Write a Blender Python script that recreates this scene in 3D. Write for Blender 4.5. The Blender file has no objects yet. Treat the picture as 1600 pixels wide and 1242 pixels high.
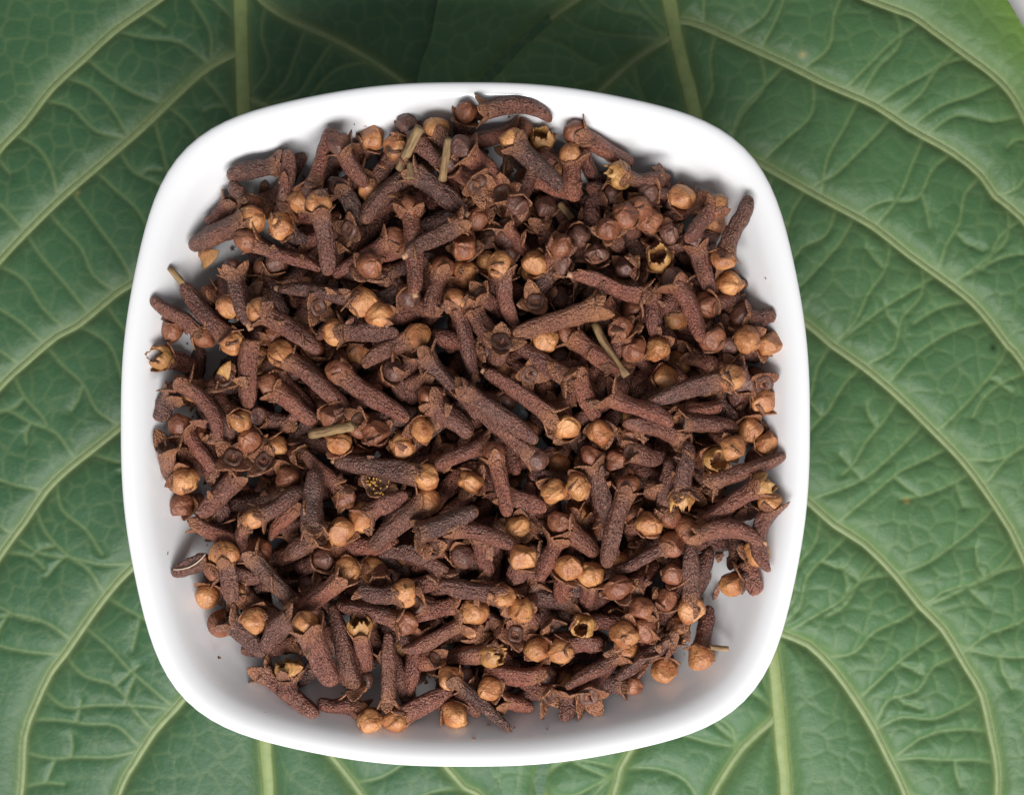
import bpy, math, random
import numpy as np
from mathutils import Vector, Matrix

# ------------------------------------------------------------------ camera, world, lamps, exposure
MM = 0.001
PX = 8.75                       # photo pixels per millimetre in the plane of the bowl's rim
RIM = 38.0                      # rim height above the table, mm
DIST = 240.0                    # camera to rim plane, mm
CAMZ = RIM + DIST
scn = bpy.context.scene
col = scn.collection

cam = bpy.data.cameras.new('camera')
cam.sensor_width = 36.0
cam.lens = 18.0 / (800.0 / PX / DIST)
cam.clip_start = 0.01
cam.clip_end = 20.0
cam.dof.use_dof = True
cam.dof.focus_distance = (DIST + 2.0) * MM
cam.dof.aperture_fstop = 18.0
camo = bpy.data.objects.new('camera', cam)
camo.location = (0, 0, CAMZ * MM)
col.objects.link(camo)
scn.camera = camo

world = bpy.data.worlds.new('World')
scn.world = world
world.use_nodes = True
wb = world.node_tree.nodes['Background']
wb.inputs[0].default_value = (0.92, 0.96, 1.0, 1)
wb.inputs[1].default_value = 0.26


def area_lamp(name, loc, target, size, power, color):
    l = bpy.data.lights.new(name, 'AREA')
    l.shape = 'RECTANGLE'
    l.size, l.size_y = size
    l.energy = power
    l.color = color
    o = bpy.data.objects.new(name, l)
    o.location = loc
    o.rotation_euler = (Vector(target) - Vector(loc)).to_track_quat('-Z', 'Y').to_euler()
    col.objects.link(o)
    return o


area_lamp('window_light', (0.01, -0.31, 0.39), (0, 0.0, 0.02), (0.44, 0.19), 4.05, (1.0, 0.988, 0.972))

scn.view_settings.view_transform = 'Standard'
scn.view_settings.look = 'None'
scn.view_settings.gamma = 1.0
scn.view_settings.use_curve_mapping = False
scn.view_settings.exposure = 0.0


# ------------------------------------------------------------------ helpers
def px_at(x, y, z):
    """photo pixel -> position in mm on the horizontal plane at height z (mm)"""
    k = (CAMZ - z) / DIST / PX
    return ((x - 800.0) * k, (621.0 - y) * k)


def new_mesh(name, V, F, mat, attrs=None, smooth=True):
    me = bpy.data.meshes.new(name)
    V = np.asarray(V, dtype=np.float64) * MM
    me.from_pydata(V.tolist(), [], F if isinstance(F, list) else F.tolist())
    if smooth:
        me.polygons.foreach_set('use_smooth', np.ones(len(me.polygons), dtype=bool))
    for k, a in (attrs or {}).items():
        at = me.attributes.new(k, 'FLOAT', 'POINT')
        at.data.foreach_set('value', np.asarray(a, dtype=np.float32))
    me.materials.append(mat)
    me.update()
    return me


def link(name, data, parent=None):
    o = bpy.data.objects.new(name, data)
    col.objects.link(o)
    if parent is not None:
        o.parent = parent
    return o


def tag(o, label=None, cat=None, group=None, kind=None):
    if label: o['label'] = label
    if cat: o['category'] = cat
    if group: o['group'] = group
    if kind: o['kind'] = kind
    return o


class NT:
    """little node-tree writer"""
    def __init__(self, name):
        self.m = bpy.data.materials.new(name)
        self.m.use_nodes = True
        self.t = self.m.node_tree
        self.bsdf = self.t.nodes['Principled BSDF']

    def n(self, typ, **kw):
        nd = self.t.nodes.new(typ)
        for k, v in kw.items():
            setattr(nd, k, v)
        return nd

    def l(self, a, b):
        self.t.links.new(a, b)

    def attr(self, name):
        a = self.n('ShaderNodeAttribute', attribute_name=name)
        return a.outputs['Fac']

    def math(self, op, a, b=0.0, clamp=False):
        m = self.n('ShaderNodeMath', operation=op, use_clamp=clamp)
        for i, v in enumerate((a, b)):
            if hasattr(v, 'links'):
                self.l(v, m.inputs[i])
            else:
                m.inputs[i].default_value = v
        return m.outputs[0]

    def mix(self, f, a, b, blend='MIX'):
        m = self.n('ShaderNodeMix', data_type='RGBA', blend_type=blend)
        for i, v in ((0, f), (6, a), (7, b)):
            if hasattr(v, 'links'):
                self.l(v, m.inputs[i])
            elif i == 0:
                m.inputs[0].default_value = v
            else:
                m.inputs[i].default_value = (*v, 1)
        return m.outputs[2]

    def noise(self, scale, detail=2.0, rough=0.5, w=None, vec=None):
        x = self.n('ShaderNodeTexNoise')
        x.inputs['Scale'].default_value = scale
        x.inputs['Detail'].default_value = detail
        x.inputs['Roughness'].default_value = rough
        if vec is None:
            vec = self.n('ShaderNodeTexCoord').outputs['Object']
        if w is not None:
            x.noise_dimensions = '4D'
            self.l(w, x.inputs['W'])
        self.l(vec, x.inputs['Vector'])
        return x.outputs['Fac']

    def ramp(self, fac, lo, hi):
        r = self.n('ShaderNodeMapRange')
        r.inputs[1].default_value = lo
        r.inputs[2].default_value = hi
        self.l(fac, r.inputs[0])
        return r.outputs[0]

    def bump(self, h, strength, dist, normal=None):
        b = self.n('ShaderNodeBump')
        b.inputs['Strength'].default_value = strength
        b.inputs['Distance'].default_value = dist
        self.l(h, b.inputs['Height'])
        if normal is not None:
            self.l(normal, b.inputs['Normal'])
        return b.outputs[0]

    def done(self, color, rough=0.5, spec=0.5, normal=None):
        b = self.bsdf
        if hasattr(color, 'links'):
            self.l(color, b.inputs['Base Color'])
        else:
            b.inputs['Base Color'].default_value = (*color, 1)
        if hasattr(rough, 'links'):
            self.l(rough, b.inputs['Roughness'])
        else:
            b.inputs['Roughness'].default_value = rough
        b.inputs['Specular IOR Level'].default_value = spec
        if normal is not None:
            self.l(normal, b.inputs['Normal'])
        return self.m


# ------------------------------------------------------------------ materials
def mat_stem():
    t = NT('clove_skin')
    tint = t.attr('tint')
    tan = t.attr('tan')
    w = t.math('MULTIPLY', tint, 60.0)
    big = t.ramp(t.noise(260, 3, 0.6, w), 0.3, 0.7)
    grain = t.noise(2500, 2, 0.6, w)
    c0 = t.mix(tint, (0.038, 0.018, 0.015), (0.185, 0.050, 0.031))
    c1 = t.mix(tint, (0.110, 0.052, 0.040), (0.275, 0.090, 0.053))
    c = t.mix(big, c0, c1)
    c = t.mix(t.math('MULTIPLY', t.ramp(grain, 0.56, 0.74), 0.8), c, (0.42, 0.195, 0.130))
    c = t.mix(t.ramp(grain, 0.46, 0.25), c, (0.020, 0.010, 0.009))
    tn = t.math('MULTIPLY', tan, t.math('ADD', t.math('MULTIPLY', big, 0.8), 0.45), True)
    c = t.mix(tn, c, (0.34, 0.140, 0.062))
    mp = t.n('ShaderNodeMapping')
    mp.inputs['Scale'].default_value = (1, 1, 0.28)
    t.l(t.n('ShaderNodeTexCoord').outputs['Object'], mp.inputs['Vector'])
    wr = t.noise(1000, 3, 0.6, w, mp.outputs[0])
    dust = t.ramp(t.noise(150, 3, 0.65, w), 0.50, 0.72)
    c = t.mix(t.math('MULTIPLY', dust, 0.22), c, (0.21, 0.145, 0.125))
    n = t.bump(wr, 0.9, 0.0013)
    n = t.bump(grain, 1.0, 0.0008, n)
    return t.done(c, 0.40, 0.6, n)


def mat_bud(name, light, dark, seam):
    t = NT(name)
    tint = t.attr('tint')
    tan = t.attr('tan')
    w = t.math('MULTIPLY', tint, 60.0)
    big = t.ramp(t.noise(330, 2, 0.55, w), 0.33, 0.66)
    fine = t.noise(1700, 3, 0.65, w)
    lt = t.mix(tint, light, tuple(0.72 * v for v in light))
    c = t.mix(big, lt, dark)
    c = t.mix(t.math('MULTIPLY', t.ramp(fine, 0.48, 0.70), 0.6), c, dark)
    c = t.mix(t.ramp(tan, 0.35, 0.95), c, seam)
    n = t.bump(t.noise(600, 2, 0.5, w), 0.5, 0.0011)
    n = t.bump(fine, 0.6, 0.0006, n)
    return t.done(c, 0.40, 0.55, n)


def mat_twig():
    t = NT('dry_stalk')
    m = t.n('ShaderNodeMapping')
    m.inputs['Scale'].default_value = (1, 1, 0.12)
    t.l(t.n('ShaderNodeTexCoord').outputs['Object'], m.inputs['Vector'])
    f = t.noise(2200, 3, 0.6, None, m.outputs[0])
    c = t.mix(t.ramp(f, 0.3, 0.7), (0.36, 0.235, 0.11), (0.13, 0.075, 0.04))
    return t.done(c, 0.65, 0.3, t.bump(f, 0.6, 0.0004))


def mat_plain(name, c0, c1, scale, rough, spec=0.4, bump=0.3):
    t = NT(name)
    f = t.noise(scale, 3, 0.6)
    return t.done(t.mix(t.ramp(f, 0.3, 0.7), c0, c1), rough, spec, t.bump(f, bump, 0.0003))


def mat_ceramic():
    t = NT('white_glazed_ceramic')
    f = t.noise(18, 3, 0.5)
    spk = t.noise(900, 1, 0.4)
    c = t.mix(t.ramp(f, 0.3, 0.7), (0.74, 0.74, 0.755), (0.72, 0.72, 0.735))
    c = t.mix(t.math('MULTIPLY', t.ramp(spk, 0.815, 0.84), 0.6), c, (0.35, 0.30, 0.26))
    m = t.done(c, 0.16, 0.5, t.bump(f, 0.08, 0.002))
    t.bsdf.inputs['Coat Weight'].default_value = 0.3
    t.bsdf.inputs['Coat Roughness'].default_value = 0.08
    return m


def mat_leaf(name, ga, gb, veinc, marg):
    t = NT(name)
    vein = t.attr('vein')
    edge = t.attr('margin')
    spot = t.attr('spot')
    dark = t.attr('hole')
    patch = t.noise(28, 4, 0.6)
    fine = t.noise(650, 4, 0.65)
    c = t.mix(t.ramp(patch, 0.3, 0.7), ga, gb)
    c = t.mix(t.math('MULTIPLY', t.ramp(fine, 0.35, 0.75), 0.28), c, (0.075, 0.125, 0.07))
    c = t.mix(edge, c, marg)
    c = t.mix(vein, c, veinc)
    c = t.mix(spot, c, (0.42, 0.30, 0.09))
    c = t.mix(dark, c, (0.012, 0.03, 0.012))
    n = t.bump(fine, 0.30, 0.0006)
    n = t.bump(t.noise(170, 3, 0.55), 0.12, 0.0016, n)
    r = t.math('ADD', t.math('MULTIPLY', t.ramp(patch, 0.2, 0.8), 0.10), 0.44)
    return t.done(c, r, 0.30, n)


M_STEM = mat_stem()
M_TAN = mat_bud('tan_bud', (0.66, 0.315, 0.120), (0.32, 0.108, 0.040), (0.075, 0.026, 0.014))
M_RED = mat_bud('reddish_bud', (0.36, 0.135, 0.062), (0.16, 0.050, 0.027), (0.075, 0.028, 0.018))
M_DARK = mat_bud('dark_bud', (0.20, 0.085, 0.055), (0.085, 0.036, 0.028), (0.05, 0.02, 0.016))
M_GOLD = mat_bud('golden_petal', (0.56, 0.31, 0.10), (0.34, 0.14, 0.045), (0.22, 0.09, 0.03))
M_TWIG = mat_twig()
M_STUB = mat_plain('pale_stalk_end', (0.50, 0.29, 0.17), (0.27, 0.13, 0.075), 1500, 0.6)
M_DISC = mat_plain('calyx_disc', (0.16, 0.075, 0.05), (0.05, 0.022, 0.016), 1200, 0.55)
M_STAMEN = mat_plain('stamen_yellow', (0.48, 0.27, 0.06), (0.30, 0.14, 0.04), 900, 0.55)
M_FIBRE = mat_plain('pale_fibre', (0.62, 0.50, 0.38), (0.5, 0.38, 0.28), 900, 0.5)
M_CERAMIC = mat_ceramic()
M_LEAF_L = mat_leaf('green_leaf_blade', (0.027, 0.082, 0.033), (0.042, 0.108, 0.045), (0.155, 0.210, 0.085), (0.10, 0.19, 0.05))
M_LEAF_R = mat_leaf('fresh_green_leaf_blade', (0.042, 0.110, 0.042), (0.066, 0.143, 0.056), (0.170, 0.232, 0.090), (0.135, 0.235, 0.040))
M_VEIN = mat_plain('pale_leaf_vein', (0.20, 0.25, 0.105), (0.15, 0.205, 0.085), 500, 0.5)
M_MIDRIB = mat_plain('pale_leaf_midrib', (0.235, 0.285, 0.105), (0.18, 0.24, 0.085), 500, 0.5)
M_TABLE = mat_plain('white_table', (0.66, 0.64, 0.63), (0.60, 0.585, 0.57), 60, 0.5)

# ------------------------------------------------------------------ table
R = 600.0
tv = [(-R, -R, -12), (R, -R, -12), (R, R, -12), (-R, R, -12), (-R, -R, 0), (R, -R, 0), (R, R, 0), (-R, R, 0)]
tf = [(3, 2, 1, 0), (4, 5, 6, 7), (0, 1, 5, 4), (1, 2, 6, 5), (2, 3, 7, 6), (3, 0, 4, 7)]
tag(link('table_top', new_mesh('table_top', tv, tf, M_TABLE, smooth=False)), kind='structure')

# ------------------------------------------------------------------ leaves
LZ = 3.0                                            # rough height of the leaf sheet, mm


def lp(pts):
    return np.array([px_at(x, y, LZ) for x, y in pts])


def spline(P, step):
    """Catmull-Rom through P (n,2), resampled to about step"""
    P = np.asarray(P, float)
    Q = np.vstack([2 * P[0] - P[1], P, 2 * P[-1] - P[-2]])
    out = []
    for i in range(1, len(Q) - 2):
        p0, p1, p2, p3 = Q[i - 1], Q[i], Q[i + 1], Q[i + 2]
        n = max(2, int(np.linalg.norm(p2 - p1) / step))
        t = np.linspace(0, 1, n, endpoint=False)[:, None]
        out.append(0.5 * ((2 * p1) + (-p0 + p2) * t + (2 * p0 - 5 * p1 + 4 * p2 - p3) * t ** 2 + (-p0 + 3 * p1 - 3 * p2 + p3) * t ** 3))
    out.append(P[-1:])
    return np.vstack(out)


def wave(x, y, seed, scale, n=5):
    r = np.random.RandomState(seed)
    o = np.zeros_like(x)
    for _ in range(n):
        a = r.uniform(0, 2 * math.pi)
        k = r.uniform(0.6, 1.6) / scale
        o += np.sin((x * math.cos(a) + y * math.sin(a)) * k + r.uniform(0, 6.28))
    return o / n


def leaf(name, label, outline, midrib, laterals, sides, mat, z0, seed, puff, spots, holes, margin_w, dark_tert):
    rs = np.random.RandomState(seed)
    out = spline(np.vstack([lp(outline), lp(outline)[:1]]), 1.5)[:-1]
    # grid: fine where the picture looks, coarse further out
    def axis(lo, hi, flo, fhi, f=0.38, c=3.0):
        a = []
        v = lo
        while v < hi:
            a.append(v)
            v += f if flo <= v <= fhi else c
        a.append(hi)
        return np.array(a)
    xs = axis(out[:, 0].min() - 2, out[:, 0].max() + 2, -124, 124)
    ys = axis(out[:, 1].min() - 2, out[:, 1].max() + 2, -98, 98)
    X, Y = np.meshgrid(xs, ys)
    shp = X.shape

    def dist_to(polys, reach):
        D = np.full(shp, reach)
        for P in polys:
            for i in range(len(P) - 1):
                a, b = P[i], P[i + 1]
                x0, x1 = sorted((a[0], b[0])); y0, y1 = sorted((a[1], b[1]))
                i0, i1 = np.searchsorted(xs, x0 - reach), np.searchsorted(xs, x1 + reach)
                j0, j1 = np.searchsorted(ys, y0 - reach), np.searchsorted(ys, y1 + reach)
                if i0 >= i1 or j0 >= j1:
                    continue
                gx, gy = X[j0:j1, i0:i1] - a[0], Y[j0:j1, i0:i1] - a[1]
                d = b - a
                t = np.clip((gx * d[0] + gy * d[1]) / max(1e-9, d @ d), 0, 1)
                dd = np.hypot(gx - t * d[0], gy - t * d[1])
                S = D[j0:j1, i0:i1]
                np.minimum(S, dd, out=S)
        return D

    mid = spline(lp(midrib), 3.0)
    lat = [spline(lp(p), 3.0) for p in laterals]
    # ladder veins between neighbouring laterals
    tert = []
    for grp in sides:
        for a, b in zip(grp[:-1], grp[1:]):
            A, B = lat[a], lat[b]
            s = np.concatenate([[0], np.cumsum(np.linalg.norm(np.diff(A, axis=0), axis=1))])
            v = rs.uniform(5, 9)
            while v < s[-1]:
                k = min(np.searchsorted(s, v), len(A) - 1)
                p = A[k]
                j = np.argmin(np.linalg.norm(B - p, axis=1))
                j = int(np.clip(j + rs.randint(-3, 2), 0, len(B) - 1))
                q = B[j]
                L = np.linalg.norm(q - p)
                if L > 4:
                    n = max(3, int(L / 5.5))
                    u = np.linspace(0, 1, n + 1)
                    w = rs.uniform(-1, 1, n + 1) * 1.7
                    w[0] = w[-1] = 0
                    bow = 4 * u * (1 - u) * rs.uniform(-0.10, 0.16) * L
                    nn = np.array([-(q - p)[1], (q - p)[0]]) / L
                    C = p + np.outer(u, q - p) + np.outer(w + bow, nn)
                    C = spline(C, 1.6)
                    if rs.rand() < 0.13:                    # a rung that ends in the mesh of small veins
                        C = C[:int(len(C) * rs.uniform(0.45, 0.8))]
                    tert.append(C)
                    if rs.rand() < 0.6 and n > 3:           # a forked branch
                        c0 = C[int(len(C) * rs.uniform(0.3, 0.6))]
                        e = c0 + nn * rs.choice([-1, 1]) * rs.uniform(4, 7) + (q - p) / L * rs.uniform(-3, 3)
                        mm_ = (c0 + e) / 2 + rs.uniform(-0.8, 0.8, 2)
                        tert.append(np.array([c0, mm_, e]))
                v += rs.uniform(5.5, 9.5)
    d1 = dist_to([mid], 30.0)
    d2 = dist_to(lat, 16.0)
    d3 = dist_to(tert, 8.0)
    de = dist_to([np.vstack([out, out[:1]])], 22.0)
    # small vein mesh: warped cell borders
    cell = 4.3
    wx = X + 1.2 * wave(X, Y, seed + 1, 3.0) + 0.6 * wave(X, Y, seed + 4, 1.3)
    wy = Y + 1.2 * wave(X, Y, seed + 2, 3.0) + 0.6 * wave(X, Y, seed + 5, 1.3)
    ci, cj = np.floor(wx / cell).astype(int), np.floor(wy / cell).astype(int)
    jit = np.random.RandomState(seed + 3).uniform(0.1, 0.9, (512, 512, 2))
    f1 = np.full(shp, 99.0); f2 = np.full(shp, 99.0)
    for di in (-1, 0, 1):
        for dj in (-1, 0, 1):
            a, b = ci + di, cj + dj
            J = jit[a % 512, b % 512]
            d = np.hypot((a + J[..., 0]) * cell - wx, (b + J[..., 1]) * cell - wy)
            f2 = np.where(d < f1, f1, np.minimum(f2, d))
            f1 = np.minimum(f1, d)
    d4 = (f2 - f1) * 0.5
    g = lambda d, w: np.exp(-(d / w) ** 2)
    amp = 0.65 + 0.35 * wave(X, Y, seed + 6, 14.0)
    off = 1 - np.exp(-np.maximum(np.minimum(d1 - 1.5, d2 - 0.8), 0) / 1.3)      # the small relief dies out at the main veins
    h = (0.9 * wave(X, Y, seed + 7, 30.0)
         + puff * (1.15 * (1 - np.exp(-np.minimum(np.maximum(d1 - 1.3, 0), np.maximum(d2 - 0.55, 0)) / 2.8)) + 0.75 * off * (1 - np.exp(-d3 / 1.5))
                   + (0.08 + 0.16 * dark_tert) * off * amp * (1 - np.exp(-d4 / 0.4))))
    h += -0.30 * g(d1, 2.4) - 0.24 * g(d2, 1.3) - 0.10 * off * g(d3, 0.6) + 0.10 * off * wave(X, Y, seed + 8, 2.2, 7)
    Z = z0 + h
    vein = np.maximum.reduce([g(d1, 1.9), 0.9 * g(d2, 1.15), (0.55 - 0.06 * dark_tert) * g(d3, 0.42), 0.32 * amp * g(d4, 0.26)])
    vein = np.clip(vein + 0.16 * g(d2, 3.2), 0, 1)
    mar = np.clip(margin_w * np.exp(-de / 7.0) * np.clip((X - 45) / 25, 0, 1), 0, 1)
    spot = np.zeros(shp); hole = np.zeros(shp)
    for (x, y, r) in spots:
        p = px_at(x, y, LZ); spot = np.maximum(spot, 0.55 * g(np.hypot(X - p[0], (Y - p[1]) * 1.2), r))
    for (x, y, r) in holes:
        p = px_at(x, y, LZ); hole = np.maximum(hole, g(np.hypot(X - p[0], Y - p[1]), r))
    # inside test by winding rows
    inside = np.zeros(shp, bool)
    n = len(out)
    for i in range(n):
        a, b = out[i], out[(i + 1) % n]
        if a[1] == b[1]:
            continue
        rows = (ys > min(a[1], b[1])) & (ys <= max(a[1], b[1]))
        for r in np.nonzero(rows)[0]:
            xc = a[0] + (ys[r] - a[1]) / (b[1] - a[1]) * (b[0] - a[0])
            inside[r] ^= xs > xc
    q = inside[:-1, :-1] | inside[1:, :-1] | inside[:-1, 1:] | inside[1:, 1:]
    use = np.zeros(shp, bool)
    use[:-1, :-1] |= q; use[1:, :-1] |= q; use[:-1, 1:] |= q; use[1:, 1:] |= q
    for r, c in zip(*np.nonzero(use & ~inside)):      # pull the fringe onto the true margin
        k = np.argmin((out[:, 0] - X[r, c]) ** 2 + (out[:, 1] - Y[r, c]) ** 2)
        best, bd = out[k], 1e9
        for m in (k - 1, k):
            a, b = out[m], out[(m + 1) % n]
            d = b - a
            t = np.clip(((X[r, c] - a[0]) * d[0] + (Y[r, c] - a[1]) * d[1]) / (d @ d), 0, 1)
            p = a + t * d
            dd = (p[0] - X[r, c]) ** 2 + (p[1] - Y[r, c]) ** 2
            if dd < bd:
                best, bd = p, dd
        X[r, c], Y[r, c] = best
    idx = -np.ones(shp, int)
    idx[use] = np.arange(use.sum())
    V = np.stack([X[use], Y[use], Z[use]], 1)
    qq = np.nonzero(q)
    F = np.stack([idx[qq[0], qq[1]], idx[qq[0], qq[1] + 1], idx[qq[0] + 1, qq[1] + 1], idx[qq[0] + 1, qq[1]]], 1)
    cx, cy = mid[len(mid) // 2]
    root = link(name, None)
    root.location = (cx * MM, cy * MM, 0)
    tag(root, label, 'leaf', 'big green leaves under the bowl')
    V[:, 0] -= cx; V[:, 1] -= cy
    link('blade', new_mesh('blade', V, F, mat, dict(vein=vein[use], margin=mar[use], spot=spot[use], hole=hole[use])), root)

    gx0, gy0 = xs, ys
    def height(p):
        i = int(np.clip(np.searchsorted(gx0, p[0]), 0, len(gx0) - 1)); j = int(np.clip(np.searchsorted(gy0, p[1]), 0, len(gy0) - 1))
        return Z[j, i]

    def cord(nm, P, r0, r1, vm=M_VEIN):
        sl = np.concatenate([[0], np.cumsum(np.linalg.norm(np.diff(P, axis=0), axis=1))])
        sv = np.linspace(0, sl[-1], int(sl[-1] / 0.9) + 2)
        P = np.stack([np.interp(sv, sl, P[:, 0]), np.interp(sv, sl, P[:, 1])], 1)
        zz = np.array([height(p) for p in P])
        k = np.ones(11) / 11
        if len(zz) > 11:
            zz = np.convolve(np.pad(zz, 5, mode='edge'), k, 'valid')
        T = np.gradient(P, axis=0)
        T = np.stack([np.convolve(np.pad(T[:, q], 2, mode='edge'), np.ones(5) / 5, 'valid') for q in (0, 1)], 1)
        T /= np.linalg.norm(T, axis=1)[:, None] + 1e-9
        N = np.stack([-T[:, 1], T[:, 0]], 1)
        rr = np.linspace(r0, r1, len(P)) * (1 + 0.05 * np.sin(np.arange(len(P)) * 0.22 + rs.uniform(0, 6)))
        seg = 8
        VV, FF = [], []
        for i in range(len(P)):
            for s in range(seg):
                a = 2 * math.pi * s / seg
                VV.append((P[i, 0] + N[i, 0] * math.cos(a) * rr[i] - cx, P[i, 1] + N[i, 1] * math.cos(a) * rr[i] - cy,
                           zz[i] + math.sin(a) * rr[i] * 0.30 + 0.04))
        for i in range(len(P) - 1):
            for s in range(seg):
                FF.append((i * seg + s, i * seg + (s + 1) % seg, (i + 1) * seg + (s + 1) % seg, (i + 1) * seg + s))
        FF.append(tuple(range(seg - 1, -1, -1)))
        FF.append(tuple((len(P) - 1) * seg + s for s in range(seg)))
        link(nm, new_mesh(nm, VV, FF, vm), root)

    cord('midrib', mid, 1.75, 1.25, M_MIDRIB)
    for p in lat:
        cord('lateral_vein', p, 0.74, 0.5)
    return root


leaf('leaf', 'dark green leaf with straight pale midrib, lying half under the other leaf',
     [(100, -350), (372, -450), (650, -300), (850, 0), (930, 500), (880, 1000), (800, 1350), (420, 1700), (0, 1500),
      (-300, 1000), (-380, 500), (-250, 0), (-80, -250)],
     [(368, -440), (372, -40), (374, 60), (378, 180), (390, 500), (405, 900), (412, 1160), (418, 1270), (420, 1690)],
     [[(370, -90), (300, -45), (238, 0), (174, 45), (129, 87), (77, 135), (32, 193), (0, 225), (-60, 300), (-200, 420)],
      [(372, 75), (355, 84), (325, 100), (290, 129), (219, 197), (161, 248), (87, 312), (19, 380), (-50, 455), (-200, 600)],
      [(384, 300), (300, 370), (206, 440), (179, 457), (118, 508), (85, 525), (30, 572), (0, 600), (-80, 690), (-180, 800)],
      [(390, 500), (280, 590), (186, 667), (135, 708), (101, 735), (68, 768), (34, 818), (0, 864), (-60, 960), (-110, 1060)],
      [(398, 700), (300, 790), (211, 881), (180, 912), (143, 959), (98, 1024), (75, 1054), (51, 1105), (34, 1153), (29, 1234), (10, 1330)],
      [(406, 950), (350, 1025), (292, 1085), (272, 1109), (238, 1146), (204, 1200), (188, 1228), (150, 1330)],
      [(372, -40), (412, 2), (457, 30), (520, 58), (600, 105), (680, 170), (800, 300)],
      [(377, 147), (388, 152), (405, 160), (420, 168), (500, 230), (650, 380)],
      [(386, 420), (500, 540), (700, 700)],
      [(396, 700), (560, 940), (695, 1200), (745, 1243), (800, 1300)],
      [(408, 985), (450, 1100), (515, 1182), (550, 1226), (600, 1300)]],
     [[0, 1, 2, 3, 4, 5], [6, 7, 8, 9, 10]],
     M_LEAF_L, 1.2, 11, 0.95, [(118, 300, 0.5)], [], 0.3, 0)

leaf('leaf', 'lighter green blistered leaf with curved veins and yellowish margin, lying over the darker leaf',
     [(700, -80), (674, 60), (655, 120), (630, 300), (620, 650), (665, 950), (735, 1130), (765, 1198), (789, 1245), (850, 1400),
      (1000, 1600), (1230, 1750), (1500, 1600), (1750, 1200), (1800, 700), (1720, 250), (1600, 58), (1564, 0), (1482, -110),
      (1350, -250), (1040, -380), (800, -250)],
     [(1020, -370), (1040, -40), (1046, 0), (1055, 50), (1070, 115), (1085, 175), (1130, 450), (1180, 800), (1208, 1025),
      (1215, 1092), (1222, 1177), (1228, 1265), (1235, 1740)],
     [[(1032, -110), (1200, -70), (1358, 0), (1422, 23), (1458, 48), (1516, 90), (1551, 116), (1577, 142), (1600, 180), (1650, 290)],
      [(1052, 34), (1070, 33), (1100, 42), (1164, 71), (1229, 100), (1293, 132), (1367, 164), (1422, 200), (1490, 238), (1535, 274), (1557, 306), (1600, 341), (1650, 420)],
      [(1086, 190), (1140, 228), (1210, 267), (1261, 296), (1309, 322), (1367, 354), (1420, 396), (1487, 444), (1521, 471), (1548, 501), (1579, 542), (1600, 566), (1670, 700)],
      [(1130, 440), (1190, 465), (1261, 505), (1301, 539), (1349, 572), (1406, 620), (1464, 677), (1504, 718), (1538, 762), (1575, 818), (1592, 850), (1660, 1000)],
      [(1172, 720), (1210, 745), (1261, 782), (1304, 820), (1351, 850), (1399, 898), (1440, 949), (1474, 983), (1511, 1044), (1535, 1085), (1548, 1143), (1558, 1194), (1558, 1250), (1540, 1350)],
      [(1202, 975), (1222, 990), (1263, 1007), (1304, 1048), (1338, 1095), (1365, 1139), (1389, 1187), (1412, 1234), (1440, 1320)],
      [(1042, -80), (960, -40), (900, 0), (845, 40), (800, 82), (740, 150), (680, 260)],
      [(1056, 53), (1040, 62), (990, 95), (940, 140), (860, 210), (760, 330)],
      [(1120, 390), (960, 560), (800, 700)],
      [(1165, 700), (960, 980), (850, 1185), (850, 1250), (860, 1400)],
      [(1198, 950), (1100, 1050), (985, 1172), (965, 1220), (950, 1270)],
      [(1216, 1112), (1205, 1126), (1161, 1166), (1120, 1228), (1100, 1270)]],
     [[0, 1, 2, 3, 4, 5], [6, 7, 8, 9, 10, 11]],
     M_LEAF_R, 2.7, 29, 1.2, [(1252, 88, 0.7), (1414, 782, 0.7), (1535, 758, 0.4)], [(1550, 544, 0.75)], 0.9, 1)

# ------------------------------------------------------------------ bowl
BA, BB = 61.7, 61.2
bx, by = px_at(727, 663, RIM)
BZ = RIM - 36.7
PROF = [(0.02, 1.6), (0.30, 1.6), (0.50, 1.5), (0.525, 0.3), (0.55, 0.0), (0.58, 0.3), (0.61, 1.8), (0.70, 4.5), (0.80, 11.0), (0.885, 20.0),
        (0.945, 28.5), (0.982, 34.0), (0.996, 35.4), (1.0, 36.1), (0.995, 36.6), (0.982, 36.75), (0.966, 36.5), (0.950, 35.9), (0.930, 34.7),
        (0.905, 32.4), (0.870, 28.8), (0.825, 24.9), (0.76, 21.2), (0.68, 18.7), (0.5, 16.9), (0.25, 16.3), (0.02, 16.2)]
INNER = [(p[0], p[1]) for p in PROF[16:]][::-1]


def superell(a, n, corner=0.0):
    c, s = math.cos(a), math.sin(a)
    r = (abs(c) ** n + abs(s) ** n) ** (-1.0 / n) * (1 + corner * math.sin(2 * a) ** 8)
    return r * c, r * s


pr = spline(np.array([(s * 60, z) for s, z in PROF]), 0.55)
SEG = 160
V, F = [], []
for s60, z in pr:
    s = s60 / 60
    k_ = min(1, max(0, (s - 0.3) / 0.6))
    n = 2.25 + 0.37 * k_
    for k in range(SEG):
        x, y = superell(2 * math.pi * k / SEG, n, 0.054 * k_)
        V.append((BA * s * x, BB * s * y, z))
NP = len(pr)
for i in range(NP - 1):
    for k in range(SEG):
        k2 = (k + 1) % SEG
        F.append((i * SEG + k, i * SEG + k2, (i + 1) * SEG + k2, (i + 1) * SEG + k))
F.append(tuple(range(SEG))[::-1])
F.append(tuple((NP - 1) * SEG + k for k in range(SEG)))
bowl = link('bowl', new_mesh('bowl', V, F, M_CERAMIC))
bowl.location = (bx * MM, by * MM, BZ * MM)
tag(bowl, 'white glazed square bowl with rounded corners, heaped with cloves, standing on the leaves', 'bowl')

_is = np.array([p[0] for p in INNER]); _iz = np.array([p[1] for p in INNER])


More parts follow.
